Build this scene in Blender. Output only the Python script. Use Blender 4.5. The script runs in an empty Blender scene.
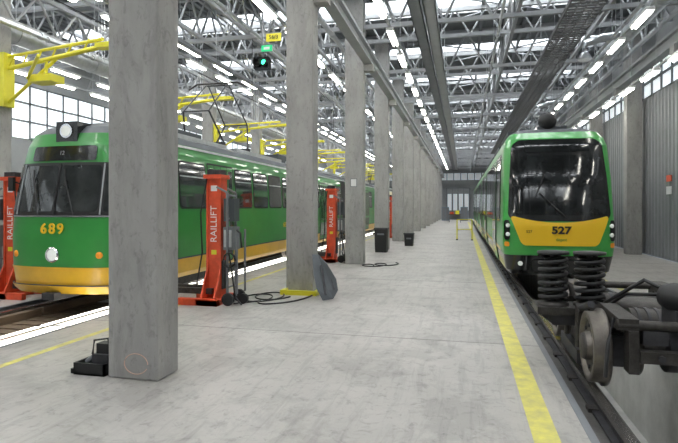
import bpy, math, random
from mathutils import Vector, Matrix
random.seed(4)
S=bpy.context.scene
S.view_settings.view_transform='Standard'
COL=S.collection

# ---------------------------------------------------------------- materials
def mat(name,col,rough=.6,metal=0,var=0.0,scale=3.0,bump=0.0,emit=0,dark=None,stretch=None,coat=0):
    m=bpy.data.materials.new(name); m.use_nodes=True
    nt=m.node_tree; b=nt.nodes['Principled BSDF']
    b.inputs['Base Color'].default_value=(*col,1)
    b.inputs['Roughness'].default_value=rough
    b.inputs['Metallic'].default_value=metal
    if coat: b.inputs['Coat Weight'].default_value=coat
    if emit:
        b.inputs['Emission Color'].default_value=(*col,1)
        b.inputs['Emission Strength'].default_value=emit
    if var or bump:
        tc=nt.nodes.new('ShaderNodeTexCoord'); mp=nt.nodes.new('ShaderNodeMapping')
        if stretch: mp.inputs['Scale'].default_value=stretch
        n=nt.nodes.new('ShaderNodeTexNoise'); n.inputs['Scale'].default_value=scale
        n.inputs['Detail'].default_value=8; n.inputs['Roughness'].default_value=.65
        nt.links.new(tc.outputs['Object'],mp.inputs[0]); nt.links.new(mp.outputs[0],n.inputs['Vector'])
        if var:
            r=nt.nodes.new('ShaderNodeValToRGB')
            d=dark or tuple(c*(1-var) for c in col)
            l=tuple(min(1,c*(1+var*.6)) for c in col)
            r.color_ramp.elements[0].position=.3; r.color_ramp.elements[0].color=(*d,1)
            r.color_ramp.elements[1].position=.7; r.color_ramp.elements[1].color=(*l,1)
            nt.links.new(n.outputs['Fac'],r.inputs[0]); nt.links.new(r.outputs[0],b.inputs['Base Color'])
        if bump:
            n2=nt.nodes.new('ShaderNodeTexNoise'); n2.inputs['Scale'].default_value=scale*9
            n2.inputs['Detail'].default_value=6
            nt.links.new(mp.outputs[0],n2.inputs['Vector'])
            bp=nt.nodes.new('ShaderNodeBump'); bp.inputs['Strength'].default_value=bump; bp.inputs['Distance'].default_value=.01
            nt.links.new(n2.outputs['Fac'],bp.inputs['Height']); nt.links.new(bp.outputs[0],b.inputs['Normal'])
    return m
def layered(m,layers):
    nt=m.node_tree; b=nt.nodes['Principled BSDF']
    src=b.inputs['Base Color'].links[0].from_socket
    tc=nt.nodes.new('ShaderNodeTexCoord')
    def n(scale,st,lo,hi,c):
        mp=nt.nodes.new('ShaderNodeMapping'); mp.inputs['Scale'].default_value=st
        t=nt.nodes.new('ShaderNodeTexNoise'); t.inputs['Scale'].default_value=scale; t.inputs['Detail'].default_value=10; t.inputs['Roughness'].default_value=.7
        t.inputs['Distortion'].default_value=.6
        nt.links.new(tc.outputs['Object'],mp.inputs[0]); nt.links.new(mp.outputs[0],t.inputs['Vector'])
        r=nt.nodes.new('ShaderNodeValToRGB'); r.color_ramp.elements[0].position=lo; r.color_ramp.elements[1].position=hi
        r.color_ramp.elements[0].color=(c,c,c,1); r.color_ramp.elements[1].color=(1,1,1,1)
        nt.links.new(t.outputs['Fac'],r.inputs[0]); return r.outputs[0]
    for args in layers:
        o=n(*args); mx=nt.nodes.new('ShaderNodeMix'); mx.data_type='RGBA'; mx.blend_type='MULTIPLY'
        mx.inputs[0].default_value=1
        nt.links.new(src,mx.inputs[6]); nt.links.new(o,mx.inputs[7]); src=mx.outputs[2]
    nt.links.new(src,b.inputs['Base Color'])
    return m
M={}
M['floor']=layered(mat('concrete_floor',(.385,.368,.345),.42,var=.18,scale=.6,bump=.15),((9,(1,1,1),.36,.46,.74),(3,(3,.35,1),.38,.5,.82),(45,(1,1,1),.3,.42,.8),(1.3,(1,1,1),.42,.50,.82),(1.6,(1,1,1),.30,.38,.68),(5,(1,1,1),.30,.36,.55)))
M['joint']=mat('floor_joint',(.2,.195,.19),.9)
M['conc']=layered(mat('column_concrete',(.36,.353,.34),.8,var=.16,scale=2.2,bump=.5,stretch=(1,1,.5)),((14,(1,1,.6),.36,.46,.78),(60,(1,1,1),.30,.38,.6),(4,(1,1,.25),.38,.5,.85)))
M['concp']=mat('pit_concrete',(.5,.5,.48),.8,var=.2,scale=2,bump=.3)
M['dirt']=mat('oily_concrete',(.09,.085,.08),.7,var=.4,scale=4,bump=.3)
M['wood']=mat('worn_timber',(.16,.11,.07),.8,var=.4,scale=5,stretch=(4,.4,4))
M['steelw']=mat('painted_steel_light',(.34,.35,.36),.5,var=.1,scale=2)
M['steelg']=mat('painted_steel_grey',(.17,.18,.195),.5,var=.15,scale=2)
M['galv']=mat('galvanised',(.5,.52,.54),.35,metal=.7,var=.2,scale=6)
M['dark']=mat('dark_steel',(.05,.05,.055),.5,metal=.3,var=.4,scale=9,bump=.2)
M['grate']=mat('grating_steel',(.12,.12,.125),.5,metal=.3)
M['darkgr']=mat('grimy_iron',(.065,.06,.056),.55,metal=.5,var=.5,scale=12,bump=.4)
M['rail']=mat('rail_steel',(.45,.43,.41),.25,metal=.9,var=.2)
M['tyre']=mat('wheel_tyre',(.15,.135,.12),.4,metal=.6,var=.45,scale=8)
M['black']=mat('black_rubber',(.015,.015,.016),.55)
M['blackg']=mat('black_gloss',(.010,.011,.012),.15,coat=.3)
M['glass']=mat('tram_glass',(.03,.034,.034),.05,var=.8,scale=1.6,coat=.4)
M['glassm']=mat('tram_windscreen_dark',(.016,.018,.019),.06,var=.7,scale=1.8,coat=.15)
M['glass2']=mat('side_glass',(.035,.042,.04),.06,var=.8,scale=2.2,coat=.7)
M['green']=mat('tram_green',(.028,.235,.042),.33,var=.12,scale=2,coat=.3)
M['green2']=mat('tram_green_bright',(.045,.32,.06),.28,var=.08,scale=2,coat=.4)
M['yel']=mat('tram_yellow',(.70,.41,.03),.35,var=.12,scale=3,coat=.3)
M['yel2']=mat('tram_yellow_bright',(.78,.49,.02),.3,coat=.3)
M['cream']=mat('tram_cream',(.75,.68,.42),.4)
M['roofg']=mat('tram_roof_grey',(.07,.08,.09),.6,var=.2)
M['line']=mat('yellow_floor_paint',(.58,.53,.10),.55,var=.3,scale=6,dark=(.38,.35,.15))
M['yst']=mat('yellow_steel',(.72,.66,.03),.4,var=.1)
M['red']=mat('red_paint',(.70,.085,.03),.45,var=.3,scale=5)
M['white']=mat('white_paint',(.8,.8,.8),.4)
M['chrome']=mat('chrome',(.7,.7,.72),.12,metal=1)
M['deck']=mat('roof_deck',(.14,.15,.16),.6,var=.1)
M['wellk']=mat('skylight_baffle',(.45,.47,.48),.6)
M['wallg']=mat('wall_cladding_grey',(.25,.26,.27),.5,var=.1,scale=1.5)
M['walll']=mat('wall_light',(.26,.27,.275),.7,var=.08)
M['sky']=mat('skylight_pane',(.95,.98,1.0),.4,emit=14.0)
M['win']=mat('window_pane_daylight',(.9,.96,1.0),.3,emit=.7)
M['win2']=mat('gate_pane_daylight',(.9,.96,1.0),.3,emit=.12)
M['lamp']=mat('fluorescent_tube',(1,.98,.9),.4,emit=20)
M['pitl']=mat('pit_glow',(1,.96,.86),.4,emit=4.0)
M['headl']=mat('headlamp_lens',(.85,.88,.85),.15,emit=.1)
M['sgreen']=mat('signal_green',(.05,1,.45),.4,emit=5)
M['amber']=mat('amber_lens',(.8,.3,.02),.3)
M['exit']=mat('exit_sign_green',(.02,.5,.2),.4,emit=.6)
M['chalk']=mat('orange_chalk',(.62,.42,.34),.9)
M['bluegrey']=mat('rack_bluegrey',(.15,.2,.25),.5)

# ---------------------------------------------------------------- mesh builder
class MB:
    def __init__(s): s.v=[];s.f=[];s.m=[];s.sm=[];s.ml=[]
    def mi(s,k):
        if k not in s.ml: s.ml.append(k)
        return s.ml.index(k)
    def add(s,vs,fs,k,smooth=False):
        o=len(s.v); s.v+= [tuple(p) for p in vs]; i=s.mi(k)
        for f in fs:
            s.f.append([a+o for a in f]); s.m.append(i); s.sm.append(smooth)
    def bx(s,x0,x1,y0,y1,z0,z1,k,mtx=None):
        vs=[Vector((x,y,z)) for x in(x0,x1) for y in(y0,y1) for z in(z0,z1)]
        if mtx: vs=[mtx@v for v in vs]
        s.add(vs,[(0,1,3,2),(4,6,7,5),(0,4,5,1),(2,3,7,6),(0,2,6,4),(1,5,7,3)],k)
    def tube(s,p0,p1,r,k,n=8,r1=None,smooth=True):
        p0=Vector(p0);p1=Vector(p1);d=p1-p0
        if d.length<1e-6:return
        q=d.to_track_quat('Z','Y'); r1=r if r1 is None else r1
        vs=[]
        for p,rr in((p0,r),(p1,r1)):
            for i in range(n):
                a=2*math.pi*i/n+math.pi/n; vs.append(p+q@Vector((rr*math.cos(a),rr*math.sin(a),0)))
        s.add(vs,[(i,(i+1)%n,n+(i+1)%n,n+i) for i in range(n)],k,smooth and n>4)
        s.add(vs[:n],[tuple(range(n))[::-1]],k); s.add(vs[n:],[tuple(range(n))],k)
    def path(s,pts,r,k,n=6,closed=False):
        pts=[Vector(p) for p in pts]; N=len(pts); vs=[]
        for i,p in enumerate(pts):
            a=pts[max(i-1,0)];b=pts[min(i+1,N-1)]
            t=(b-a).normalized(); up=Vector((0,0,1))
            if abs(t.z)>.95: up=Vector((1,0,0))
            u=t.cross(up).normalized(); w=t.cross(u)
            for j in range(n):
                an=2*math.pi*j/n; vs.append(p+u*r*math.cos(an)+w*r*math.sin(an))
        fs=[(i*n+j,i*n+(j+1)%n,(i+1)*n+(j+1)%n,(i+1)*n+j) for i in range(N-1) for j in range(n)]
        s.add(vs,fs,k,True); s.add(vs[:n],[tuple(range(n))],k); s.add(vs[-n:],[tuple(range(n))],k)
    def lathe(s,o,axis,prof,k,n=32,smooth=True):
        o=Vector(o);q=Vector(axis).normalized().to_track_quat('Z','Y');vs=[]
        for r,h in prof:
            for i in range(n):
                a=2*math.pi*i/n; vs.append(o+q@Vector((r*math.cos(a),r*math.sin(a),h)))
        m=len(prof)
        s.add(vs,[(j*n+i,j*n+(i+1)%n,(j+1)*n+(i+1)%n,(j+1)*n+i) for j in range(m-1) for i in range(n)],k,False if not smooth else True)
        s.add(vs[:n],[tuple(range(n))],k); s.add(vs[-n:],[tuple(range(n))],k)
    def prism(s,poly,off,k):
        a=[Vector(p) for p in poly]; b=[p+Vector(off) for p in a]; n=len(a)
        s.add(a+b,[tuple(range(n)),tuple(range(n,2*n))[::-1]]+[(i,(i+1)%n,n+(i+1)%n,n+i) for i in range(n)],k)
    def patch(s,fn,u0,u1,v0,v1,k,off=.01,cr=.0,cv=None,nu=10,nv=10,taper=0,out=None):
        cv=cv if cv is not None else cr
        vsr=[]
        if cr>0:
            for i in range(6): vsr.append(v0+cv*(1-math.cos(i/5*math.pi/2)))
            for i in range(1,nv): vsr.append(v0+cv+(v1-v0-2*cv)*i/nv)
            for i in range(6): vsr.append(v1-cv*(1-math.cos((5-i)/5*math.pi/2)))
        else: vsr=[v0+(v1-v0)*i/nv for i in range(nv+1)]
        vs=[]
        for v in vsr:
            ins=0
            if cr>0:
                if v<v0+cv: t=(v0+cv-v)/cv; ins=cr*(1-math.sqrt(max(0,1-t*t)))
                elif v>v1-cv: t=(v-v1+cv)/cv; ins=cr*(1-math.sqrt(max(0,1-t*t)))
            ins+=taper*(v-v0)/(v1-v0)
            a=u0+ins;b=u1-ins
            for i in range(nu+1):
                u=a+(b-a)*i/nu; p=Vector(fn(u,v)); e=.004
                du=Vector(fn(u+e,v))-Vector(fn(u-e,v)); dv=Vector(fn(u,v+e))-Vector(fn(u,v-e))
                nn=du.cross(dv); nn=nn.normalized() if nn.length>0 else Vector((0,-1,0))
                if out and nn.dot(out(p))<0: nn=-nn
                vs.append(p+nn*off)
        w=nu+1
        s.add(vs,[(j*w+i,j*w+i+1,(j+1)*w+i+1,(j+1)*w+i) for j in range(len(vsr)-1) for i in range(nu)],k,True)
    def build(s,name,parent=None,bevel=0,shade=True):
        me=bpy.data.meshes.new(name); me.from_pydata(s.v,[],s.f)
        for k in s.ml: me.materials.append(M[k])
        me.polygons.foreach_set('material_index',s.m); me.polygons.foreach_set('use_smooth',s.sm); me.update()
        import bmesh
        bm=bmesh.new(); bm.from_mesh(me); bmesh.ops.recalc_face_normals(bm,faces=bm.faces); bm.to_mesh(me); bm.free()
        ob=bpy.data.objects.new(name,me); COL.objects.link(ob)
        if parent: ob.parent=parent
        if bevel:
            b=ob.modifiers.new('bevel','BEVEL'); b.width=bevel; b.segments=2; b.limit_method='ANGLE'
        return ob
def text(body,loc,size,k,parent,rot=(math.pi/2,0,0),ext=.002,sx=1,bold=.0):
    c=bpy.data.curves.new('lettering','FONT'); c.body=body; c.size=size; c.extrude=ext; c.offset=bold
    c.align_x='CENTER'; c.align_y='CENTER'
    c.materials.append(M[k]); o=bpy.data.objects.new('lettering',c); o.location=loc; o.rotation_euler=rot; o.scale=(sx,1,1)
    COL.objects.link(o); o.parent=parent; return o

H=1.7
YB,YF=-6.0,77.0
XL,XR=-17.0,6.35
P=5.3
CY=[4.5+P*k for k in range(-1,14)]
# ---------------------------------------------------------------- floor with pits
b=MB()
def slab(x0,x1): b.bx(x0,x1,YB,YF,-.25,0,'floor')
LT=-6.5; RT=1.94
slab(-5.45,.93); slab(2.95,XR); slab(XL,-7.6)
def pit(cx,e0,e1):
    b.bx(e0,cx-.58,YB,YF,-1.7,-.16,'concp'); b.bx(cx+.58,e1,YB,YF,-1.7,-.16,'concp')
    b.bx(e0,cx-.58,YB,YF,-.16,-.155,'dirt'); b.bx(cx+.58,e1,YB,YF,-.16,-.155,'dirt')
    b.bx(cx-.58,cx+.58,YB,YF,-1.75,-1.6,'concp')
pit(LT,-7.6,-5.45); pit(RT,.93,2.95)
for y in [4.5+P*k+2.2 for k in range(-2,14)]:
    b.bx(-5.45,.93,y,y+.012,0,.0015,'joint'); b.bx(2.95,XR,y,y+.012,0,.0015,'joint')
b.build('floor')
def rails(cx,nm):
    r=MB()
    for sx in(-.74,.74):
        x=cx+sx
        r.bx(x-.035,x+.035,YB+.1,YF-.2,-.05,0,'rail'); r.bx(x-.01,x+.01,YB+.1,YF-.2,-.13,-.05,'dark'); r.bx(x-.07,x+.07,YB+.1,YF-.2,-.155,-.13,'dark')
        for i in range(90):
            y=YB+.5+i*.88; r.bx(x-.1,x+.1,y,y+.12,-.154,-.12,'darkgr')
    return r.build(nm)
rails(LT,'rail_track'); rails(RT,'rail_track')
l=MB()
l.bx(-4.85,-4.75,YB,60,0,.002,'line'); l.bx(.5,.69,YB,60,0,.002,'line'); l.bx(3.12,3.24,YB,60,0,.002,'line')
l.build('floor_marking_lines')
e=MB()
for x in(.93,2.95,-5.45,-7.6): e.bx(x-.03,x+.03,YB+.05,YF-.05,-.05,.004,'steelg')
e.build('trim_1')
def strip(x0,x1,z,L,g,k='pitl'):
    r=MB(); y=.5
    while y<40:
        r.bx(x0,x1,y,y+L,z-.06,z,'white'); r.bx(x0+.01,x1-.01,y+.03,y+L-.03,z,z+.01,k); y+=L+g
    r.build('pit_glow_strip')
strip(-5.715,-5.485,-.02,1.9,.05); strip(-6.06,-5.81,-.05,1.9,.05)  # lamp strips widened; their glow stands in for the lit pit walls
strip(RT+.62,RT+.68,-.09,1.2,1.2)
r=MB()
for i in range(8):
    r.bx(-7.08,-6.95,.2+i*2.4,.2+i*2.4+2.35,-.155,-.02,'wood')
for i in range(30):
    r.bx(-6.95,-6.12,.3+i*.28,.3+i*.28+.22,-.2,-.14,'wood')
r.build('timber_pit_cover')

# ---------------------------------------------------------------- columns
def column(x0,x1,y0,y1,z1=8.2,mark=False):
    c=MB(); c.bx(x0,x1,y0,y1,0,z1,'conc')
    ob=c.build('concrete_column',bevel=.02)
    if mark:
        c=MB(); pts=[]
        for i in range(25):
            a=2*math.pi*i/24*.93; pts.append((-3.12+.13*math.cos(a),y0-.003,.16+.1*math.sin(a)))
        c.path(pts,.005,'chalk'); c.build('chalk_mark',ob)
    return ob
for i,y in enumerate(CY):
    y=y-(.03 if abs(y-4.5)<.01 else 0)
    column(-3.44,-2.88,y,y+.38,mark=(abs(y-4.47)<.01))
    column(-11.0,-10.5,y,y+.4)
    column(5.7,6.2,y,y+.4)
# ---------------------------------------------------------------- walls
w=MB(); w.bx(XL,XR,YF,YF+.2,0,9.4,'walll')
w.build('wall_far')
w=MB(); w.bx(XL,XR,YB-.2,YB,-1.7,9.4,'walll'); w.build('wall_near')
w=MB()
y=YB
w.bx(XR+.05,XR+.2,YB,YF,0,5.6,'wallg'); w.bx(XR+.05,XR+.2,YB,YF,7.2,9.4,'walll')
while y<YF-.3:
    w.prism([(XR+.05,y,0.05),(XR-.01,y+.05,0.05),(XR-.01,y+.16,0.05),(XR+.05,y+.21,0.05)],(0,0,5.5),'wallg'); y+=.3
w.build('wall_right')
w=MB(); w.bx(XL-.2,XL,YB,YF,0,4.4,'walll'); w.bx(XL-.2,XL,YB,YF,6.6,9.4,'walll'); w.build('wall_left')
def winband(x,z0,z1,nm):
    w=MB(); w.bx(x,x+.03,YB,YF,z0,z1,'win')
    y=YB
    while y<YF:
        w.bx(x-.05,x+.05,y,y+.09,z0,z1,'steelg'); y+=.9
    z=z0
    while z<=z1+.01: w.bx(x-.05,x+.05,YB,YF,z-.04,z+.04,'steelg'); z+=(z1-z0)/3
    w.build(nm)
winband(XR+.1,5.6,7.2,'window_1'); winband(XL-.1,4.4,6.6,'window_2')
w=MB()
gx0,gx1=-2.3,.9
w.bx(gx0-.12,gx1+.12,YF-.08,YF-.001,0,4.5,'steelg')
for i in range(4):
    a=gx0+i*.8; w.bx(a+.03,a+.77,YF-.12,YF-.08,.05,4.4,'walll')
    w.bx(a+.12,a+.68,YF-.13,YF-.12,1.2,3.6,'win2')
w.build('door_1')
w=MB(); w.bx(2.2,3.3,YF-.1,YF-.001,0,2.3,'bluegrey'); w.bx(2.3,3.2,YF-.12,YF-.1,.05,2.2,'steelg'); w.build('door_2')
w=MB(); a,c_=-12,5.5
w.bx(a,c_,YF-.05,YF-.001,5.6,6.6,'win2')
for i in range(19):
    x=a+(c_-a)*i/18; w.bx(x-.06,x+.06,YF-.09,YF-.001,5.6,6.6,'steelg')
w.build('window_3')
for x in(-2.6,-.3):
    c=MB(); yy=66
    c.bx(x,x+.9,yy,yy+.5,0,1.7,'bluegrey'); c.bx(x+.05,x+.43,yy-.03,yy,.1,1.6,'steelg'); c.bx(x+.47,x+.85,yy-.03,yy,.1,1.6,'steelg')
    c.build('tool_cabinet')
c=MB(); x,y=-1.5,58
for dx in(0,1.2):
    for dy in(0,.7): c.bx(x+dx,x+dx+.06,y+dy,y+dy+.06,0,.85,'steelg')
c.bx(x-.05,x+1.31,y-.05,y+.81,.85,.92,'wood'); c.bx(x+.1,x+.5,y+.1,y+.4,.92,1.15,'red'); c.bx(x+.7,x+1.1,y+.1,y+.5,.92,1.3,'yst'); c.bx(x,x+1.26,y+.72,y+.76,.3,.85,'steelg')
c.build('workbench')
# ---------------------------------------------------------------- ceiling with skylight wells
SY=[CY[0]+.2+i*P-P/2 for i in range(15)]
hw_=.8; w=MB()
y=YB-.2
for sy in SY+[None]:
    y1=(sy-hw_) if sy is not None else YF+.2
    w.bx(XL-.2,XR+.2,y,y1,8.62,8.75,'deck')
    if sy is not None: y=sy+hw_
for sy in SY:
    w.bx(XL-.2,XL+.8,sy-hw_,sy+hw_,8.62,8.75,'deck'); w.bx(XR-.8,XR+.2,sy-hw_,sy+hw_,8.62,8.75,'deck')
x=XL
while x<XR:
    w.bx(x,x+.1,YB,SY[0]-hw_,8.57,8.62,'deck')
    for a,c_ in zip(SY,SY[1:]): w.bx(x,x+.1,a+hw_,c_-hw_,8.57,8.62,'deck')
    x+=.33
w.build('ceiling')
for sy in SY:
    s=MB(); a,c_=XL+.8,XR-.8
    s.bx(a,c_,sy-hw_,sy+hw_,9.2,9.25,'sky')
    s.bx(a,c_,sy-hw_-.05,sy-hw_,8.55,9.25,'wellk'); s.bx(a,c_,sy+hw_,sy+hw_+.05,8.55,9.25,'wellk')  # well sides added to hide the glowing panes at oblique angles
    s.bx(a-.05,a,sy-hw_,sy+hw_,8.6,9.25,'wellk'); s.bx(c_,c_+.05,sy-hw_,sy+hw_,8.6,9.25,'wellk')
    x=a
    while x<=c_: s.bx(x-.03,x+.03,sy-hw_,sy+hw_,9.08,9.2,'steelw'); x+=1.2
    s.bx(a,c_,sy-.03,sy+.03,9.1,9.2,'steelw')
    s.build('skylight')
def truss(y,zb=7.1,zt=8.5,k='steelw',step=1.35,r=.05):
    t=MB(); X0,X1=XL+.05,XR-.05
    t.bx(X0,X1,y-.06,y+.06,zb-.06,zb+.06,k); t.bx(X0,X1,y-.07,y+.07,zt-.08,zt+.06,k)
    n=int((X1-X0)/step); d=(X1-X0)/n
    for i in range(n):
        a=X0+i*d
        t.tube((a,y,zb),(a+d/2,y,zt),r*.75,k,6); t.tube((a+d/2,y,zt),(a+d,y,zb),r*.75,k,6)
    t.build('roof_truss')
for i in range(29):
    y=CY[0]+.2+i*P/2
    if i%2==0: truss(y)
    else: truss(y,7.5,8.4,'steelw',1.0,.04)
def ltruss(x,zb,zt,nm,k='steelw',step=1.325,w=.05,r=.035):
    t=MB(); t.bx(x-w,x+w,YB+.05,YF-.05,zb-.05,zb+.05,k); t.bx(x-w,x+w,YB+.05,YF-.05,zt-.05,zt+.05,k)
    y=CY[0]+.2-P
    while y<YF-1.4:
        t.tube((x,y,zb),(x,y+step/2,zt),r,k,6); t.tube((x,y+step/2,zt),(x,y+step,zb),r,k,6); y+=step
    t.build(nm)
for x in(-6.6,1.5,-13.5,-1.2,3.9,-4.9,-8.3): ltruss(x,7.2,8.4,'roof_lattice_girder')
ltruss(-10.2,6.0,6.9,'roof_lattice_girder'); ltruss(5.5,6.9,7.9,'roof_lattice_girder')
pz=MB()
for x in [XL+.6+i*1.55 for i in range(15)]:
    pz.bx(x-.05,x+.05,YB,YF,8.44,8.56,'steelg')
for i in range(0,14):
    y=CY[0]+.2+i*P
    for (a,c) in((-10,-3.1),(-3.1,6)):
        pz.tube((a,y,8.4),(c,y+P,8.4),.03,'steelg',5); pz.tube((c,y,8.4),(a,y+P,8.4),.03,'steelg',5)
pz.build('roof_purlins')
c=MB()
c.bx(-2.87,-2.62,YB+.1,YF-.1,6.28,6.36,'steelw'); c.bx(-2.87,-2.62,YB+.1,YF-.1,5.95,6.02,'steelw'); c.bx(-2.77,-2.72,YB+.1,YF-.1,6.0,6.3,'steelw')
for y in CY: c.bx(-2.875,-2.60,y+.05,y+.30,5.75,5.95,'conc')
c.build('crane_runway_beam')
c=MB()
c.bx(5.35,5.6,YB+.1,YF-.1,6.28,6.36,'steelw'); c.bx(5.35,5.6,YB+.1,YF-.1,5.95,6.02,'steelw'); c.bx(5.45,5.5,YB+.1,YF-.1,6.0,6.3,'steelw')
for y in CY: c.bx(5.35,5.69,y+.05,y+.35,5.75,5.95,'conc')
c.build('crane_runway_beam')
def tray(x0,x1,z,y0,y1,k,nm,slat=.0,hang=8.4):
    c=MB()
    c.bx(x0,x0+.03,y0,y1,z,z+.12,k); c.bx(x1-.03,x1,y0,y1,z,z+.12,k)
    if slat:
        y=y0
        while y<y1: c.bx(x0,x1,y,y+slat*.5,z,z+.02,k); y+=slat
        for q in range(1,4):
            xx=x0+(x1-x0)*q/4; c.bx(xx-.015,xx+.015,y0,y1,z-.02,z,k)
    else: c.bx(x0,x1,y0,y1,z,z+.02,k)
    y=y0+1
    while y<y1:
        c.tube((x0+.015,y,z),(x0+.015,y,hang),.012,'galv',5); c.tube((x1-.015,y,z),(x1-.015,y,hang),.012,'galv',5); y+=P/2
    c.build(nm)
tray(-1.30,-1.0,6.6,0,70,'steelg','cable_tray'); tray(-.95,-.65,6.6,0,70,'steelw','cable_tray')
tray(2.5,3.35,6.6,4,50,'grate','overhead_grating_walkway',slat=.2)
def duct(x,z,r,nm,k='galv'):
    c=MB(); c.tube((x,YB+.1,z),(x,YF-.1,z),r,k,20)
    y=YB+1
    while y<YF-1: c.tube((x,y,z),(x,y+.05,z),r+.025,k,20); y+=1.5
    y=YB+2
    while y<YF-1: c.tube((x-r,y,z),(x-r,y,8.5),.012,k,5); c.tube((x+r,y,z),(x+r,y,8.5),.012,k,5); y+=P
    c.build(nm)
duct(4.9,7.0,.22,'ventilation_duct'); duct(-11.8,6.4,.3,'ventilation_duct'); duct(-9.5,5.65,.06,'ceiling_pipe'); duct(-9.3,5.55,.04,'ceiling_pipe')
duct(-3.7,6.7,.07,'ceiling_pipe'); duct(4.45,6.9,.05,'ceiling_pipe'); duct(6.05,5.0,.045,'ceiling_pipe') if False else None
duct(-5.6,6.5,.05,'ceiling_pipe'); duct(1.0,6.8,.04,'ceiling_pipe')
# transverse branch ducts on the right
for y in(17.5,28.0,38.5):
    c=MB(); c.path([(4.9,y,7.0),(4.2,y,6.95),(3.7,y,6.8),(3.7,y,6.5)],.12,'galv',14); c.lathe((3.7,y,6.3),(0,0,1),[(.2,0),(.2,.05),(.12,.2)],'galv',20); c.build('duct_outlet')
def lamprow(x,z,y0,y1,sp=2.12,hang=8.4):
    c=MB(); y=y0
    c.bx(x-.03,x+.03,y0,y1,z+.10,z+.15,'steelw')
    while y<y1-1.3:
        c.bx(x-.09,x+.09,y,y+1.2,z+.03,z+.10,'white'); c.tube((x-.04,y+.05,z),(x-.04,y+1.15,z),.022,'lamp',8); c.tube((x+.04,y+.05,z),(x+.04,y+1.15,z),.022,'lamp',8)
        c.tube((x,y+.1,z+.1),(x,y+.1,hang),.008,'galv',4); y+=sp
    c.build('fluorescent_lamp_row')
lamprow(4.0,6.0,2,62); lamprow(-1.75,6.0,2,62); lamprow(-4.2,6.0,1.5,62); lamprow(-7.5,6.1,2,62); lamprow(5.15,5.4,3,62); lamprow(-12.5,6.0,3,50); lamprow(-9.0,6.6,3,60); lamprow(-14.5,6.2,3,50)
c=MB()
c.path([(LT,YB+.2,5.1),(LT,30,5.1),(LT,YF-.2,5.1)],.012,'dark'); c.path([(LT+.0,YB+.2,5.6),(LT,YF-.2,5.6)],.008,'dark')
c.bx(LT-.12,LT-.04,YB+.2,YF-.2,5.6,5.72,'steelg')
for y in CY: c.tube((LT,y+.2,5.1),(LT,y+.2,7.1),.012,'dark',5)
c.build('overhead_contact_wire')
for y in CY[1:11]:
    c=MB(); z=4.95; X0=-10.48
    c.bx(X0,X0+.12,y+.05,y+.35,z-.9,z+.35,'yst')
    c.tube((X0+.1,y+.2,z),(-7.2,y-.6,z+.05),.05,'yst',8); c.tube((X0+.1,y+.2,z+.28),(-7.2,y-.6,z+.2),.035,'yst',8)
    c.tube((X0+.1,y+.2,z-.8),(-8.7,y-.2,z),.04,'yst',8)
    for q in range(6):
        t=q/6; c.tube((X0+.1+t*3.1,y+.2-.8*t,z),(X0+.3+t*3.1,y+.15-.8*t,z+.26),.02,'yst',6)
    c.bx(-9.3,-8.7,y-.35,y+.05,z-.5,z-.34,'yst'); c.tube((-9.0,y-.15,z),(-9.0,y-.15,z-.4),.035,'yst',8)
    c.bx(-7.3,-6.8,y-.72,y-.5,z+.0,z+.1,'yst'); c.tube((-9.3,y-.35,z-.42),(-8.3,y-1.1,z-.2),.035,'yst',8)
    c.build('yellow_swivel_bracket')

# ---------------------------------------------------------------- trams
def interp(tab,z,i):
    if z<=tab[0][0]: return tab[0][i]
    for a,c in zip(tab,tab[1:]):
        if z<=c[0]:
            t=(z-a[0])/(c[0]-a[0]); return a[i]+(c[i]-a[i])*t
    return tab[-1][i]
SS=[0,.12,.24,.36,.48,.6,.7,.79,.86,.915,.955,.98,.993,1]
def make_tram(name,cx,y0,yend,prof,D,n,matz,extra):
    t=MB()
    zs=set(p[0] for p in prof)
    for a,c in zip(prof,prof[1:]):
        k=max(1,int((c[0]-a[0])/.1))
        for i in range(k): zs.add(round(a[0]+(c[0]-a[0])*i/k,4))
    zs=sorted(zs)
    def nose(s,z):
        a=min(1,abs(s)); return (cx+s*interp(prof,z,1),y0+interp(prof,z,2)+D*(1-max(0,1-a**n)**(1/n)),z)
    ss=[-x for x in SS[::-1]][:-1]+SS
    rings=[]
    for z in zs:
        hw=interp(prof,z,1); r=[(cx-hw,yend,z)]+[nose(s,z) for s in ss]+[(cx+hw,yend,z)]
        rings.append(r)
    L=len(rings[0])
    for j in range(len(zs)-1):
        k=matz((zs[j]+zs[j+1])/2)
        vs=rings[j]+rings[j+1]
        t.add(vs,[(i,i+1,L+i+1,L+i) for i in range(L-1)]+[(L-1,0,L,2*L-1)],k,True)
    t.add(rings[0],[tuple(range(L))],'dark'); t.add(rings[-1],[tuple(range(L))],matz(9))
    sideR=lambda u,z:(cx+interp(prof,z,1),u,z); sideL=lambda u,z:(cx-interp(prof,z,1),u,z)
    oR=lambda p:Vector((1,0,0)); oL=lambda p:Vector((-1,0,0)); oN=lambda p:Vector((0,-1,0))+Vector((.3*(p.x-cx),0,0))
    extra(t,nose,sideR,sideL,oR,oL,oN)
    ob=t.build(name)
    ed=ob.modifiers.new('e','EDGE_SPLIT'); ed.split_angle=math.radians(40)
    return ob
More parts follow.
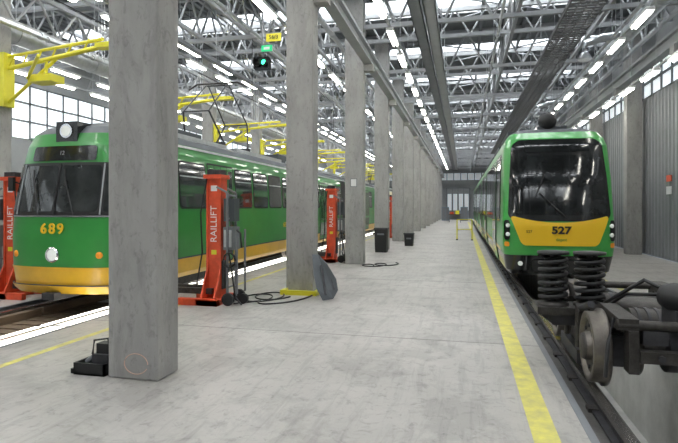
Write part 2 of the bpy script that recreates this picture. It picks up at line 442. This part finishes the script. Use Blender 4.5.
def old_tram(y0,length,body,detail=True):
    cx=LT; D=.55;n=2.8
    prof=[(.30,1.0,.10),(.40,1.07,.03),(.7,1.1,0),(1.2,1.12,0),(1.6,1.12,.03),(2.42,1.08,.2),(2.74,1.05,.27),(2.95,.99,.36),(3.08,.88,.5),(3.17,.70,.75),(3.24,.42,1.1),(3.26,.05,1.6)]
    def mz(z): return 'yel' if z<.7 else body if z<2.90 else 'roofg'
    yend=y0+length
    def ex(t,nose,R,Lf,oR,oL,oN):
        t.patch(nose,-.97,.97,1.56,2.44,'black',.006,.10,.12,20,8,out=oN)
        for a,c in((-.68,-.03),(.03,.68)):
            t.patch(nose,a,c,1.62,2.39,'glass',.014,.05,.08,10,8,out=oN)
        for a,c in((-.95,-.75),(.75,.95)):
            t.patch(nose,a,c,1.62,2.39,'glass',.016,.03,.06,8,8,out=oN)
        for a in(-.72,0,.72):
            t.path([Vector(nose(a,z))+Vector((0,-.02,0)) for z in(1.58,1.85,2.1,2.42)],.014,'galv' if a else 'black')
        t.patch(nose,-.58,.58,2.47,2.72,'blackg',.012,.05,.05,12,4,out=oN)
        t.patch(nose,-.98,.98,1.535,1.56,'chrome',.01,0,0,20,1,out=oN)
        t.patch(nose,-1,1,.69,.72,'yel',.012,0,0,24,1,out=oN)
        t.patch(nose,-.97,.97,.30,.42,'yel',.05,0,0,24,3,out=oN)
        t.patch(nose,-.97,.97,.42,.44,'roofg',.045,0,0,24,1,out=oN)
        f=nose(0,.92); t.lathe((f[0],f[1]+.03,.92),(0,-1,0),[(.13,0),(.13,.05),(.11,.07),(.105,.05)],'chrome',24)
        t.lathe((f[0],f[1]-.005,.92),(0,-1,0),[(.10,0),(.095,.02),(.06,.035),(.01,.04)],'headl',24)
        for s in(-.72,.72):
            f=nose(s,.92); t.lathe((f[0],f[1]+.03,.92),(0.25*s,-1,0),[(.055,0),(.055,.04),(.04,.05),(.01,.055)],'amber',16)
        f=nose(0,2.85); t.bx(f[0]-.20,f[0]+.22,f[1]-.02,f[1]+.5,2.80,3.14,'blackg'); t.lathe((f[0]+.01,f[1]-.02,2.98),(0,-1,0),[(.09,0),(.09,.03),(.07,.03),(.01,.035)],'headl',20)
        t.lathe((f[0]+.01,f[1]-.022,2.98),(0,-1,0),[(.12,0),(.12,.02)],'chrome',20)
        for s,q in((-.25,-.45),(.35,.12)):
            a=nose(s,1.58);bq=nose(q,2.2); t.path([(a[0],a[1]-.05,a[2]),(bq[0],bq[1]-.05,bq[2])],.012,'black')
            t.path([(bq[0],bq[1]-.04,bq[2]-.35),(bq[0],bq[1]-.035,bq[2]+.12)],.012,'black')
        for s in(-1,1):
            a=nose(s*.97,2.1); t.path([a,(a[0]+s*.10,a[1]-.1,2.15)],.012,'black'); t.bx(a[0]+s*.10-.05,a[0]+s*.10+.05,a[1]-.14,a[1]-.08,1.98,2.22,'black')
        t.bx(cx-.12,cx+.12,y0-.1,y0+.5,.2,.31,'dark')
        for fn,o in((R,oR),(Lf,oL)):
            y=y0+.8; i=0
            seq=[('w',1.15),('w',1.2),('d',1.35),('w',1.13),('w',1.13),('w',1.13),('w',1.13),('a',.9),('w',1.15),('w',1.15),('d',1.35),('w',1.15),('w',1.15),('a',.9),('w',1.15),('d',1.35)]
            while True:
                kind,wd=seq[i%len(seq)]; i+=1
                if y+wd>yend-.3: break
                if kind=='w':
                    t.patch(fn,y+.04,y+wd-.04,1.66,2.62,'black',.006,.1,.1,2,3,out=o)
                    t.patch(fn,y+.08,y+wd-.08,1.70,2.58,'glass2',.014,.08,.08,2,3,out=o)
                    t.patch(fn,y+.08,y+wd-.08,2.30,2.33,'galv',.02,0,0,2,1,out=o)
                elif kind=='d':
                    t.patch(fn,y+.02,y+wd-.02,.42,2.66,'black',.008,.04,.04,2,10,out=o)
                    for q in range(4):
                        a=y+.05+q*(wd-.1)/4; c=a+(wd-.1)/4-.02
                        t.patch(fn,a,c,.46,2.62,body,.014,.02,.02,1,10,out=o)
                        t.patch(fn,a+.04,c-.04,1.2,2.54,'glass2',.02,.03,.03,1,6,out=o)
                        t.patch(fn,a+.04,c-.04,.6,1.1,'glass2',.02,.03,.03,1,4,out=o)
                else:
                    for q in range(8): 
                        a=y+.04+q*(wd-.08)/8; t.patch(fn,a,a+.06,.32,2.9,'black',.035,0,0,1,14,out=o)
                    t.patch(fn,y,y+wd,.3,2.98,'dark',.012,0,0,2,14,out=o)
                y+=wd
            t.patch(fn,y0+.6,yend,2.88,2.93,'galv',.02,0,0,2,1,out=o)
            t.patch(fn,y0+.6,yend,.68,.71,'roofg',.012,0,0,2,1,out=o)
        yy=y0+1.6
        while yy<yend-2:
            for dy in(0,1.8):
                for s in(-1,1):
                    t.lathe((cx+s*.74,yy+dy,.365),(s,0,0),[(.36,-.08),(.36,-.05),(.33,-.04),(.33,.05),(.2,.06),(.1,.1)],'tyre',24)
            for s in(-1,1): t.bx(cx+s*.9-.06,cx+s*.9+.06,yy-.5,yy+2.3,.14,.34,'darkgr')
            yy+=7.8
        t.bx(cx-.45,cx+.45,y0+2.4,y0+4.1,3.22,3.40,'roofg'); t.bx(cx-.5,cx+.5,y0+9.2,y0+11,3.22,3.46,'roofg')
        for a in(0,4,8,12,16,20):
            if y0+a+1<yend-1: t.bx(cx-.8,cx-.72,y0+1.3+a,y0+4.7+a,3.12,3.22,'galv'); t.bx(cx+.72,cx+.8,y0+1.3+a,y0+4.7+a,3.12,3.22,'galv')
        yb=y0+5.0
        t.bx(cx-.6,cx+.6,yb,yb+.08,3.28,3.36,'dark'); t.bx(cx-.6,cx+.6,yb+1.6,yb+1.68,3.28,3.36,'dark')
        for s in(-1,1):
            for q in(0,1.68): t.tube((cx+s*.5,yb+q,3.15),(cx+s*.5,yb+q,3.3),.05,'black',8)
            t.tube((cx+s*.55,yb+.1,3.33),(cx+s*.35,yb-.35,4.1),.025,'dark',6); t.tube((cx+s*.35,yb-.35,4.1),(cx+s*.3,yb+.75,5.0),.018,'dark',6)
            t.tube((cx+s*.55,yb+1.6,3.33),(cx+s*.35,yb+2.0,4.1),.025,'dark',6); t.tube((cx+s*.35,yb+2.0,4.1),(cx+s*.3,yb+.9,5.0),.018,'dark',6)
        t.tube((cx-.35,yb-.35,4.1),(cx+.35,yb-.35,4.1),.018,'dark',6); t.tube((cx-.35,yb+2,4.1),(cx+.35,yb+2,4.1),.018,'dark',6)
        t.path([(cx-.85,yb+.8,4.92),(cx-.6,yb+.8,5.06),(cx+.6,yb+.8,5.06),(cx+.85,yb+.8,4.92)],.025,'darkgr')
        t.tube((cx-.3,yb+.8,5.0),(cx+.3,yb+.8,5.0),.02,'dark',6)
    ob=make_tram('tram',cx,y0,yend,prof,D,n,mz,ex)
    if detail:
        for i,ch in enumerate('689'):
            xx=(i-1)*.16; text(ch,(cx+xx,y0-.006+.55*(1-(1-(abs(xx)/1.12)**2.8)**(1/2.8))-.012,1.34),.23,'yel2',ob,bold=.005,sx=1.1,ext=.006)
        text('12',(cx+.0,y0+.205,2.6),.10,'steelw',ob,rot=(math.radians(78),0,0))
        text('689',(cx+1.135,y0+8.1,1.15),.22,'yel2',ob,rot=(math.pi/2,0,math.pi/2))
    return ob
old_tram(7.1,25.5,'green')
old_tram(34.5,22,'cream',False)

def new_tram(y0,length):
    cx=RT+.01; D=.42;n=3.6; yend=y0+length
    prof=[(.25,.95,.25),(.35,1.04,.12),(.68,1.09,.02),(.85,1.11,0),(1.3,1.11,0),(1.55,1.11,.05),(2.3,1.10,.2),(3.02,1.07,.40),(3.2,1.02,.5),(3.34,.92,.62),(3.44,.74,.8),(3.50,.05,1.4)]
    def mz(z): return 'blackg' if z<.68 else 'green2' if z<3.38 else 'roofg'
    def ex(t,nose,R,Lf,oR,oL,oN):
        t.patch(nose,-.91,.91,1.40,3.17,'blackg',.008,.18,.18,22,12,taper=.06,out=oN)
        t.patch(nose,-.85,.85,1.54,2.80,'glassm',.016,.12,.14,22,12,taper=.05,out=oN)
        t.patch(nose,-.60,.60,2.88,3.08,'glassm',.016,.04,.04,12,3,out=oN)
        zt=1.54
        def chin(u,v):
            lim=zt-.16*(1-u*u)
            z=.88+(lim-.88)*v
            return nose(u*(.66+.22*v),z)
        t.patch(chin,-1,1,0.02,.98,'yel2',.02,.10,.15,20,8,out=oN)
        t.patch(nose,-.8,.8,.70,.84,'green2',.014,.03,.03,20,2,out=oN)
        t.patch(nose,-.50,.50,.34,.60,'black',.02,.08,.08,12,4,out=oN)
        for s in(-1,1):
            f=lambda u,v,s=s:nose(s*u,v)
            t.patch(f,.87,.965,1.0,1.42,'blackg',.026,.03,.08,6,6,out=oN)
            for zc in(1.12,1.31):
                p=nose(s*.91,zc); t.lathe((p[0],p[1]-.015,zc),(s*.45,-1,0),[(.045,0),(.045,.02),(.035,.03),(.01,.035)],'headl',16)
            t.patch(f,.88,.96,.86,.96,'amber',.02,.02,.03,4,3,out=oN)
            p=nose(s*.72,.5); t.lathe((p[0],p[1],.5),(0,-1,0),[(.05,0),(.05,.03),(.03,.04)],'headl',16)
        a=nose(.1,1.5);c=nose(-.35,2.0)
        t.path([(a[0],a[1]-.05,a[2]),(c[0],c[1]-.05,c[2])],.014,'black'); t.path([(c[0]-.15,c[1]-.04,c[2]-.3),(c[0]+.12,c[1]+.03,c[2]+.4)],.014,'black')
        for fn,o in((Lf,oL),(R,oR)):
            t.patch(fn,y0+.95,yend-.2,1.36,2.92,'blackg',.008,.1,.1,2,4,out=o)
            t.patch(fn,y0+.95,yend-.2,.70,.78,'yel2',.01,0,0,2,1,out=o)
            y=y0+1.05;i=0
            while y<yend-2:
                k=i%4
                if k==1:
                    for q in(0,.66):
                        t.patch(fn,y+q,y+q+.64,.34,2.88,'green2',.02,.04,.04,1,10,out=o); t.patch(fn,y+q+.07,y+q+.57,.55,2.79,'glass2',.03,.05,.05,1,8,out=o)
                    y+=1.4
                elif k==3 and i%8==7:
                    for q in range(8): t.patch(fn,y+q*.11,y+q*.11+.07,.3,3.1,'black',.03,0,0,1,12,out=o)
                    y+=1.0
                else:
                    t.patch(fn,y+.03,y+1.35,1.44,2.86,'glass2',.016,.06,.06,1,4,out=o); y+=1.42
                i+=1
        y=y0+3
        while y<yend-2:
            t.bx(cx-.78,cx+.78,y,y+2.6,3.36,3.70,'roofg'); 
            for q in range(8): t.bx(cx-.79,cx+.79,y+.2+q*.28,y+.28+q*.28,3.48,3.64,'dark')
            y+=3.6
        t.tube((cx-.1,y0+.95,3.32),(cx-.1,y0+.95,3.6),.05,'black',10)
        t.lathe((cx-.1,y0+.85,3.64),(0,1,0),[(.02,-.1),(.11,-.08),(.18,0),(.2,.1),(.18,.22),(.1,.28),(.02,.29)],'black',24)
        t.bx(cx-.3,cx+.3,y0+.9,y0+1.3,3.40,3.52,'roofg')
        yy=y0+1.8
        while yy<yend-2:
            for dy in(0,1.8):
                for s in(-1,1): t.lathe((cx+s*.74,yy+dy,.345),(s,0,0),[(.34,-.08),(.34,-.05),(.31,-.04),(.31,.05),(.2,.06)],'tyre',24)
            yy+=7.5
    ob=make_tram('tram',cx,y0,yend,prof,D,n,mz,ex)
    text('527',(cx+.03,y0-.03,1.21),.21,'black',ob,bold=.008,sx=1.2)
    text('527',(cx-.60,y0-.015,1.18),.08,'black',ob)
    text('depot',(cx+.03,y0-.03,1.02),.09,'green',ob)
    return ob
new_tram(11.5,32)

# ---------------------------------------------------------------- bogie (foreground right)
g=MB(); bx=RT; Y1,Y2=5.4,7.2; ym=6.3
for yw in(Y1,Y2):
    for s in(-1,1):
        g.lathe((bx+s*.70,yw,.365),(s,0,0),[(.06,-.10),(.2,-.08),(.25,-.06),(.36,-.06),(.365,-.03),(.335,-.02),(.33,.08),(.315,.085),(.27,.085),(.262,.05),(.14,.03),(.13,.10),(.11,.12),(.04,.12)],'tyre',44)
        g.lathe((bx+s*.70,yw,.365),(s,0,0),[(.255,.052),(.15,.035)],'darkgr',44)
        g.lathe((bx+s*.70,yw,.365),(s,0,0),[(.128,.102),(.12,.122),(.03,.124)],'darkgr',24)
        for i in range(8):
            a=i*math.pi/4; g.tube((bx+s*.735,yw+.2*math.cos(a),.365+.2*math.sin(a)),(bx+s*.77,yw+.2*math.cos(a),.365+.2*math.sin(a)),.02,'dark',6)
    g.tube((bx-.7,yw,.365),(bx+.7,yw,.365),.075,'darkgr',16)
    g.tube((bx-.12,yw,.365),(bx+.12,yw,.365),.2,'dark',24)
    for s in(-1,1):
        g.lathe((bx+s*.38,yw,.365),(1,0,0),[(.08,-.03),(.24,-.03),(.24,.03),(.08,.03)],'tyre',32)
        g.bx(bx+s*.53-.07,bx+s*.53+.07,yw-.14,yw+.14,.22,.50,'dark')
        for i in range(3): g.lathe((bx+s*.53,yw,.50+i*.035),(0,0,1),[(.1,0),(.12,.012),(.1,.028)],'black',20)
for s in(-1,1):
    xa=bx+s*.53-.08
    poly=[(xa,Y1-.42,.62),(xa,Y1-.42,.72),(xa,Y1+.25,.74),(xa,ym-.4,.60),(xa,ym+.4,.60),(xa,Y2-.25,.74),(xa,Y2+.42,.72),(xa,Y2+.42,.62),(xa,Y2-.2,.58),(xa,ym+.35,.38),(xa,ym-.35,.38),(xa,Y1+.2,.58)]
    g.prism(poly,(.16,0,0),'darkgr')
    xo=bx+s*.72
    g.bx(xo-.42,xo+.42,ym-.26,ym+.20,.52,.60,'darkgr')
    g.prism([(xo-.4,ym-.2,.52),(xo+.4,ym-.2,.52),(xo+.25,ym-.2,.40),(xo-.25,ym-.2,.40)],(0,.36,0),'dark')
    for dx in(-.19,.19):
        xc=xo-.04+dx*1.0; yc=ym-.05
        for R_,r_,turn,ph in((.14,.024,6.5,0),(.075,.016,9,1)):
            pts=[]
            for i in range(int(turn*18)+1):
                a=i/18*2*math.pi+ph; pts.append((xc+R_*math.cos(a),yc+R_*math.sin(a),.65+.50*i/(turn*18)))
            g.path(pts,r_,'black',7)
        g.lathe((xc,yc,.60),(0,0,1),[(.17,0),(.17,.03),(.1,.05),(.03,.05)],'darkgr',24)
        g.lathe((xc,yc,1.16),(0,0,1),[(.05,0),(.17,.01),(.17,.04),(.08,.05)],'black',24)
        g.tube((xc,yc,.62),(xc,yc,1.17),.03,'dark',10)
    g.tube((xo+s*.05,ym+.35,.55),(xo+s*.05,ym+.35,.85),.04,'dark',12); g.tube((xo+s*.05,ym+.35,.85),(xo+s*.05,ym+.35,1.05),.02,'chrome',10)
    g.tube((xo,Y1+.1,.75),(xo,Y1+.55,.62),.035,'dark',10)
    g.prism([(xo-.04,Y1+.45,.60),(xo-.04,ym-.25,.66),(xo-.04,ym-.25,.50),(xo-.04,Y1+.5,.48)],(.10,0,0),'darkgr')
    g.prism([(xo-.04,Y2-.45,.60),(xo-.04,ym+.2,.66),(xo-.04,ym+.2,.50),(xo-.04,Y2-.5,.48)],(.10,0,0),'darkgr')
    g.bx(bx+s*.74-.04,bx+s*.74+.04,Y1+.45,Y2-.45,.06,.2,'dark')
    for q in(Y1+.6,Y2-.6): g.tube((bx+s*.74,q,.2),(bx+s*.74,q,.5),.03,'darkgr',8)
g.bx(bx-.6,bx+.6,ym-.2,ym+.2,.42,.60,'darkgr'); g.lathe((bx,ym,.6),(0,0,1),[(.3,0),(.3,.05),(.2,.08),(.1,.08)],'darkgr',32)
for q in(Y1-.38,Y2+.38):
    g.tube((bx-.62,q,.66),(bx+.62,q,.66),.045,'darkgr',12)
for q,sg in((Y1,-1),(Y2,1)):
    g.tube((bx-.30,q-sg*.42,.48),(bx+.30,q-sg*.42,.48),.19,'darkgr',24)
    g.tube((bx+.30,q-sg*.42,.48),(bx+.36,q-sg*.42,.48),.12,'dark',24)
    for i in range(6): g.tube((bx-.25+i*.09,q-sg*.42,.48),(bx-.22+i*.09,q-sg*.42,.48),.20,'dark',24)
    for s in(-1,1):
        g.bx(bx+s*.5-.04,bx+s*.5+.04,q+sg*.3,q+sg*.46,.25,.62,'darkgr')
        g.path([(bx+s*.62,q+sg*.3,.70),(bx+s*.7,q+sg*.42,.5),(bx+s*.72,q+sg*.42,.2)],.018,'dark')
g.lathe((bx-.03,Y1-.2,.88),(.5,-1,0),[(.04,-.2),(.11,-.18),(.13,-.1),(.13,.08),(.11,.12),(.06,.13),(.05,.17),(.02,.17)],'black',28)
g.bx(bx-.12,bx+.02,Y1-.3,Y1+.05,.60,.78,'dark')
g.path([(bx-.05,Y1,.9),(bx-.25,Y1+.1,1.0),(bx-.45,Y1+.3,.8),(bx-.5,Y1+.5,.7)],.02,'black',8)
g.path([(bx+.1,Y1,.75),(bx-.1,Y1+.2,.85),(bx-.3,Y1+.5,.8),(bx-.35,Y1+.8,.65)],.018,'black',8)
g.bx(bx-.42,bx-.22,Y1-.42,Y1-.15,.5,.62,'dark')
g.bx(bx-.46,bx+.6,Y1-.50,Y1-.40,.36,.46,'darkgr')
for xx in(-.3,.0,.3): g.tube((bx+xx,Y1-.52,.41),(bx+xx,Y1-.38,.41),.03,'dark',6)
g.build('tram_bogie')

# ---------------------------------------------------------------- mobile column lifts
def jack(x,y,inward,nm='mobile_column_lift'):
    s=inward
    j=MB()
    j.bx(x-.11,x+.11,y-.03,y+.18,.05,2.22,'red'); j.bx(x-.14,x-.10,y-.05,y+.2,.05,2.2,'red'); j.bx(x+.10,x+.14,y-.05,y+.2,.05,2.2,'red')
    j.bx(x-.17,x+.17,y-.1,y+.25,2.2,2.27,'red'); j.bx(x-.12,x+.12,y-.05,y+.2,2.27,2.36,'dark')
    for yy in(y-.32,y+.34): j.bx(min(x-s*.2,x+s*.55),max(x-s*.2,x+s*.55),yy,yy+.1,.0,.12,'red')
    j.bx(x-.2,x+.2,y-.32,y+.44,.0,.1,'red'); j.prism([(x-.14,y-.3,.1),(x-.14,y-.05,.1),(x-.14,y-.05,.6)],(.03,0,0),'red'); j.prism([(x+.11,y-.3,.1),(x+.11,y-.05,.1),(x+.11,y-.05,.6)],(.03,0,0),'red')
    j.bx(x-.16,x+.16,y-.02,y+.22,.25,.75,'dark')
    for yy in(y-.12,y+.22): j.bx(min(x,x+s*.9),max(x,x+s*.9),yy,yy+.08,.17,.27,'darkgr')
    # label plates
    j.bx(x-.05,x+.05,y-.034,y-.03,.86,.94,'yst'); j.bx(x-.06,x+.06,y-.034,y-.03,1.98,2.08,'white')
    o=x-s*.30
    for yy in(y-.12,y+.22):
        j.tube((o,yy,.1),(o,yy,1.95),.025,'steelg',8); j.tube((o-s*.18,yy,.2),(o-s*.18,yy,1.3),.02,'steelg',8); j.tube((o,yy,1.95),(x-s*.1,yy,2.05),.02,'steelg',8)
    for z in(.3,.7,1.1,1.5,1.9): j.tube((o,y-.12,z),(o,y+.22,z),.018,'steelg',8)
    j.bx(o-.09,o+.09,y-.1,y+.2,.95,1.35,'steelg'); j.bx(o-.07,o+.07,y-.11,y-.1,1.0,1.3,'galv'); j.lathe((o,y-.11,1.22),(0,-1,0),[(.025,0),(.02,.02)],'red',10)
    j.bx(o-.1,o+.1,y-.06,y+.16,1.45,1.85,'roofg')
    j.path([(o-s*.18,y-.12,1.3),(o-s*.28,y-.2,1.25),(o-s*.3,y-.2,1.0)],.018,'black')
    for yy in(y-.2,y+.26): j.lathe((o-s*.05,yy,.11),(0,1,0),[(.03,-.03),(.11,-.03),(.11,.03),(.03,.03)],'black',20)
    j.lathe((o-s*.22,y+.05,.09),(0,1,0),[(.03,-.04),(.09,-.04),(.09,.04),(.03,.04)],'black',20)
    j.path([(o,y-.1,1.0),(o-s*.12,y-.2,.6),(o-s*.16,y-.15,.15),(o-s*.3,y-.2,.03)],.015,'black')
    pts=[]
    for i in range(60):
        a=i/10*2*math.pi; pts.append((o-s*.06+.11*math.cos(a),y-.15-.004*i/6,.78+.13*math.sin(a)))
    j.path(pts,.011,'black')
    j.path([(x+s*.12,y-.06,2.2),(x+s*.22,y-.1,1.6),(x+s*.2,y-.08,.9),(x+s*.3,y-.1,.3)],.014,'black')
    ob=j.build(nm,bevel=.006)
    text('RAILLIFT',(x,y-.032,1.4),.17,'white',ob,rot=(math.pi/2,-math.pi/2,0))
    return ob
jack(-4.28,8.4,-1); jack(-3.98,15.6,-1); jack(-8.36,8.12,1); jack(-8.4,15.6,1); jack(-3.98,28.5,-1)
c=MB(); c.bx(-5.2,-4.9,7.35,7.65,0,.22,'dark'); c.bx(-5.16,-4.94,7.39,7.61,.22,.34,'darkgr'); c.bx(-4.72,-4.58,7.45,7.6,0,.09,'yst'); c.build('wheel_chock_block')
pts=[]
for i in range(80):
    t=i/79; pts.append((-3.9+1.05*t+.12*math.sin(t*9),8.35+1.0*t*t+.3*math.sin(t*7),.015))
c=MB(); c.path(pts,.014,'black'); 
pts=[(-2.75+.25*math.cos(i/5)+.01*i,14.6+.35*math.sin(i/5)+.01*i,.015) for i in range(70)]
c.path(pts,.015,'black')
pts=[(-3.75+.3*math.cos(i/6)+.004*i,8.9+.45*math.sin(i/6)+.006*i,.015) for i in range(75)]
c.path(pts,.013,'black'); c.build('floor_cable')
c=MB(); c.bx(-3.45,-2.72,9.48,9.54,0,.09,'yst'); c.bx(-3.45,-3.39,9.54,9.78,0,.09,'yst'); c.bx(-2.78,-2.72,9.54,9.78,0,.09,'yst'); c.bx(-3.45,-2.72,9.54,9.78,0,.02,'yst'); c.build('yellow_column_guard')
c=MB()
base=Vector((-2.36,9.0,.01)); 
outl=[(-.10,0),(.10,.04),(.22,.2),(.22,.40),(.06,.68),(-.10,.84),(-.22,.84),(-.2,.5),(-.17,.2)]
vs=[];
for th in(0,.035):
    for (a,h) in outl:
        bulge=.10*math.sin(math.pi*h/.84)
        vs.append((base.x+a-h*.28,base.y+h*.62-bulge+th,h*.93+.01))
n=len(outl)
c.add(vs,[tuple(range(n)),tuple(range(n,2*n))]+[(i,(i+1)%n,n+(i+1)%n,n+i) for i in range(n)],'roofg')
c.tube((base.x-.05,base.y+.02,.12),(base.x-.22,base.y+.33,.6),.025,'dark',8)
c.tube((base.x+.10,base.y+.08,.2),(base.x-.05,base.y+.3,.5),.02,'dark',8)
c.build('tram_fender_panel')
c=MB(); x,y=-3.66,4.60
c.bx(x-.19,x+.17,y-.12,y+.14,0,.02,'black')
for a in((x-.19,x-.17,y-.12,y+.14),(x+.15,x+.17,y-.12,y+.14),(x-.19,x+.17,y-.12,y-.10),(x-.19,x+.17,y+.12,y+.14)): c.bx(*a,0,.12,'black')
c.bx(x-.02,x+.16,y-.06,y+.12,.02,.2,'dark'); c.bx(x+.0,x+.15,y-.02,y+.1,.2,.30,'black')
c.path([(x-.02,y-.05,.2),(x-.0,y-.05,.34),(x+.14,y-.02,.36),(x+.16,y,.2)],.012,'black'); c.tube((x-.12,y,.1),(x-.04,y,.16),.03,'steelg',10)
c.bx(x-.24,x-.19,y-.1,y+.05,0,.05,'black')
c.build('tool_case')
def bin_(x,y,w,h,nm):
    c=MB(); c.prism([(x-w/2,y,0),(x+w/2,y,0),(x+w/2+.03,y,h),(x-w/2-.03,y,h)],(0,w,0),'black'); c.bx(x-w/2-.05,x+w/2+.05,y-.02,y+w+.03,h,h+.06,'dark')
    c.lathe((x-w/2,y+w,.08),(1,0,0),[(.02,-.02),(.08,-.02),(.08,.02),(.02,.02)],'dark',14); c.bx(x-w*.3,x+w*.3,y-.02,y,h-.2,h-.14,'steelg'); c.build(nm)
bin_(-3.0,19.2,.42,.85,'waste_bin'); bin_(-2.3,22.6,.35,.5,'waste_bin')
bin_(5.0,20.5,.5,.8,'waste_bin')
c=MB(); x,y=-4.5,11.2
c.tube((x,y,5.1),(x,y,7.05),.02,'steelg',8)
c.bx(x-.19,x+.17,y-.1,y+.1,4.88,5.14,'blackg')
for dx,k in((-.09,'black'),(.07,'sgreen')):
    c.lathe((x+dx,y-.1,5.01),(0,-1,0),[(.08,0),(.08,.10),(.073,.10),(.073,.01)],'black',20); c.lathe((x+dx,y-.1,5.01),(0,-1,0),[(.065,.0),(.05,.02),(.01,.025)],k,20)
c.bx(x-.02+.12,x+.34+.12,y-.03,y-.01,5.50,5.68,'yst'); c.bx(x-.02,x+.24,y-.03,y-.01,5.28,5.42,'exit'); c.bx(x+.04,x+.18,y-.035,y-.03,5.32,5.38,'white')
c.bx(x,x+.4,y-.01,y+.01,5.44,5.47,'steelg')
s=c.build('track_signal_light'); text('56/3',(x+.28,y-.04,5.59),.13,'black',s)
c=MB(); y=27.5
for x in(-.3,.45): c.tube((x,y,0),(x,y,1.05),.03,'yst',8); c.bx(x-.05,x+.05,y-.3,y+.3,0,.04,'dark')
c.tube((-.3,y,1.05),(.45,y,1.05),.025,'yst',8); c.tube((-.3,y,.55),(.45,y,.55),.02,'yst',8); c.build('barrier_stand')
c=MB(); x0,x1,y0,y1=4.95,5.55,22.0,23.6
for a in(x0,x1):
    for q in(y0,y1): c.bx(a-.03,a+.03,q-.03,q+.03,0,1.9,'bluegrey')
for z in(.2,.8,1.4,1.85): c.bx(x0,x1,y0,y1,z,z+.04,'steelg')
for z in(.24,.84,1.44):
    for q in range(4): c.bx(x0+.08,x1-.1,y0+.1+q*.38,y0+.36+q*.38,z,z+.15+.07*((q*7)%3),('dark','red','steelg','galv')[q])
c.build('storage_rack')
c=MB(); c.bx(6.28,6.30,18.0,18.4,2.5,2.7,'red'); c.bx(6.28,6.30,18.0,18.4,2.1,2.35,'white'); c.build('wall_sign')
c=MB(); c.bx(-3.27,-3.07,15.085,15.099,2.3,2.55,'steelg'); c.bx(-3.25,-3.09,15.08,15.085,2.32,2.53,'white'); c.build('notice_plate')

# ---------------------------------------------------------------- world
wd=bpy.data.worlds.new('world'); S.world=wd; wd.use_nodes=True
wd.node_tree.nodes['Background'].inputs[0].default_value=(.75,.85,1,1); wd.node_tree.nodes['Background'].inputs[1].default_value=.6

# ---------------------------------------------------------------- camera
cd=bpy.data.cameras.new('camera'); cam=bpy.data.objects.new('camera',cd); COL.objects.link(cam)
cam.location=(0,0,H); cam.rotation_euler=(math.pi/2,0,math.atan(124/517))
cd.sensor_width=36; cd.lens=517/678*36; cd.shift_y=-14.5/678; cd.clip_end=300; cd.clip_start=.05
S.camera=cam
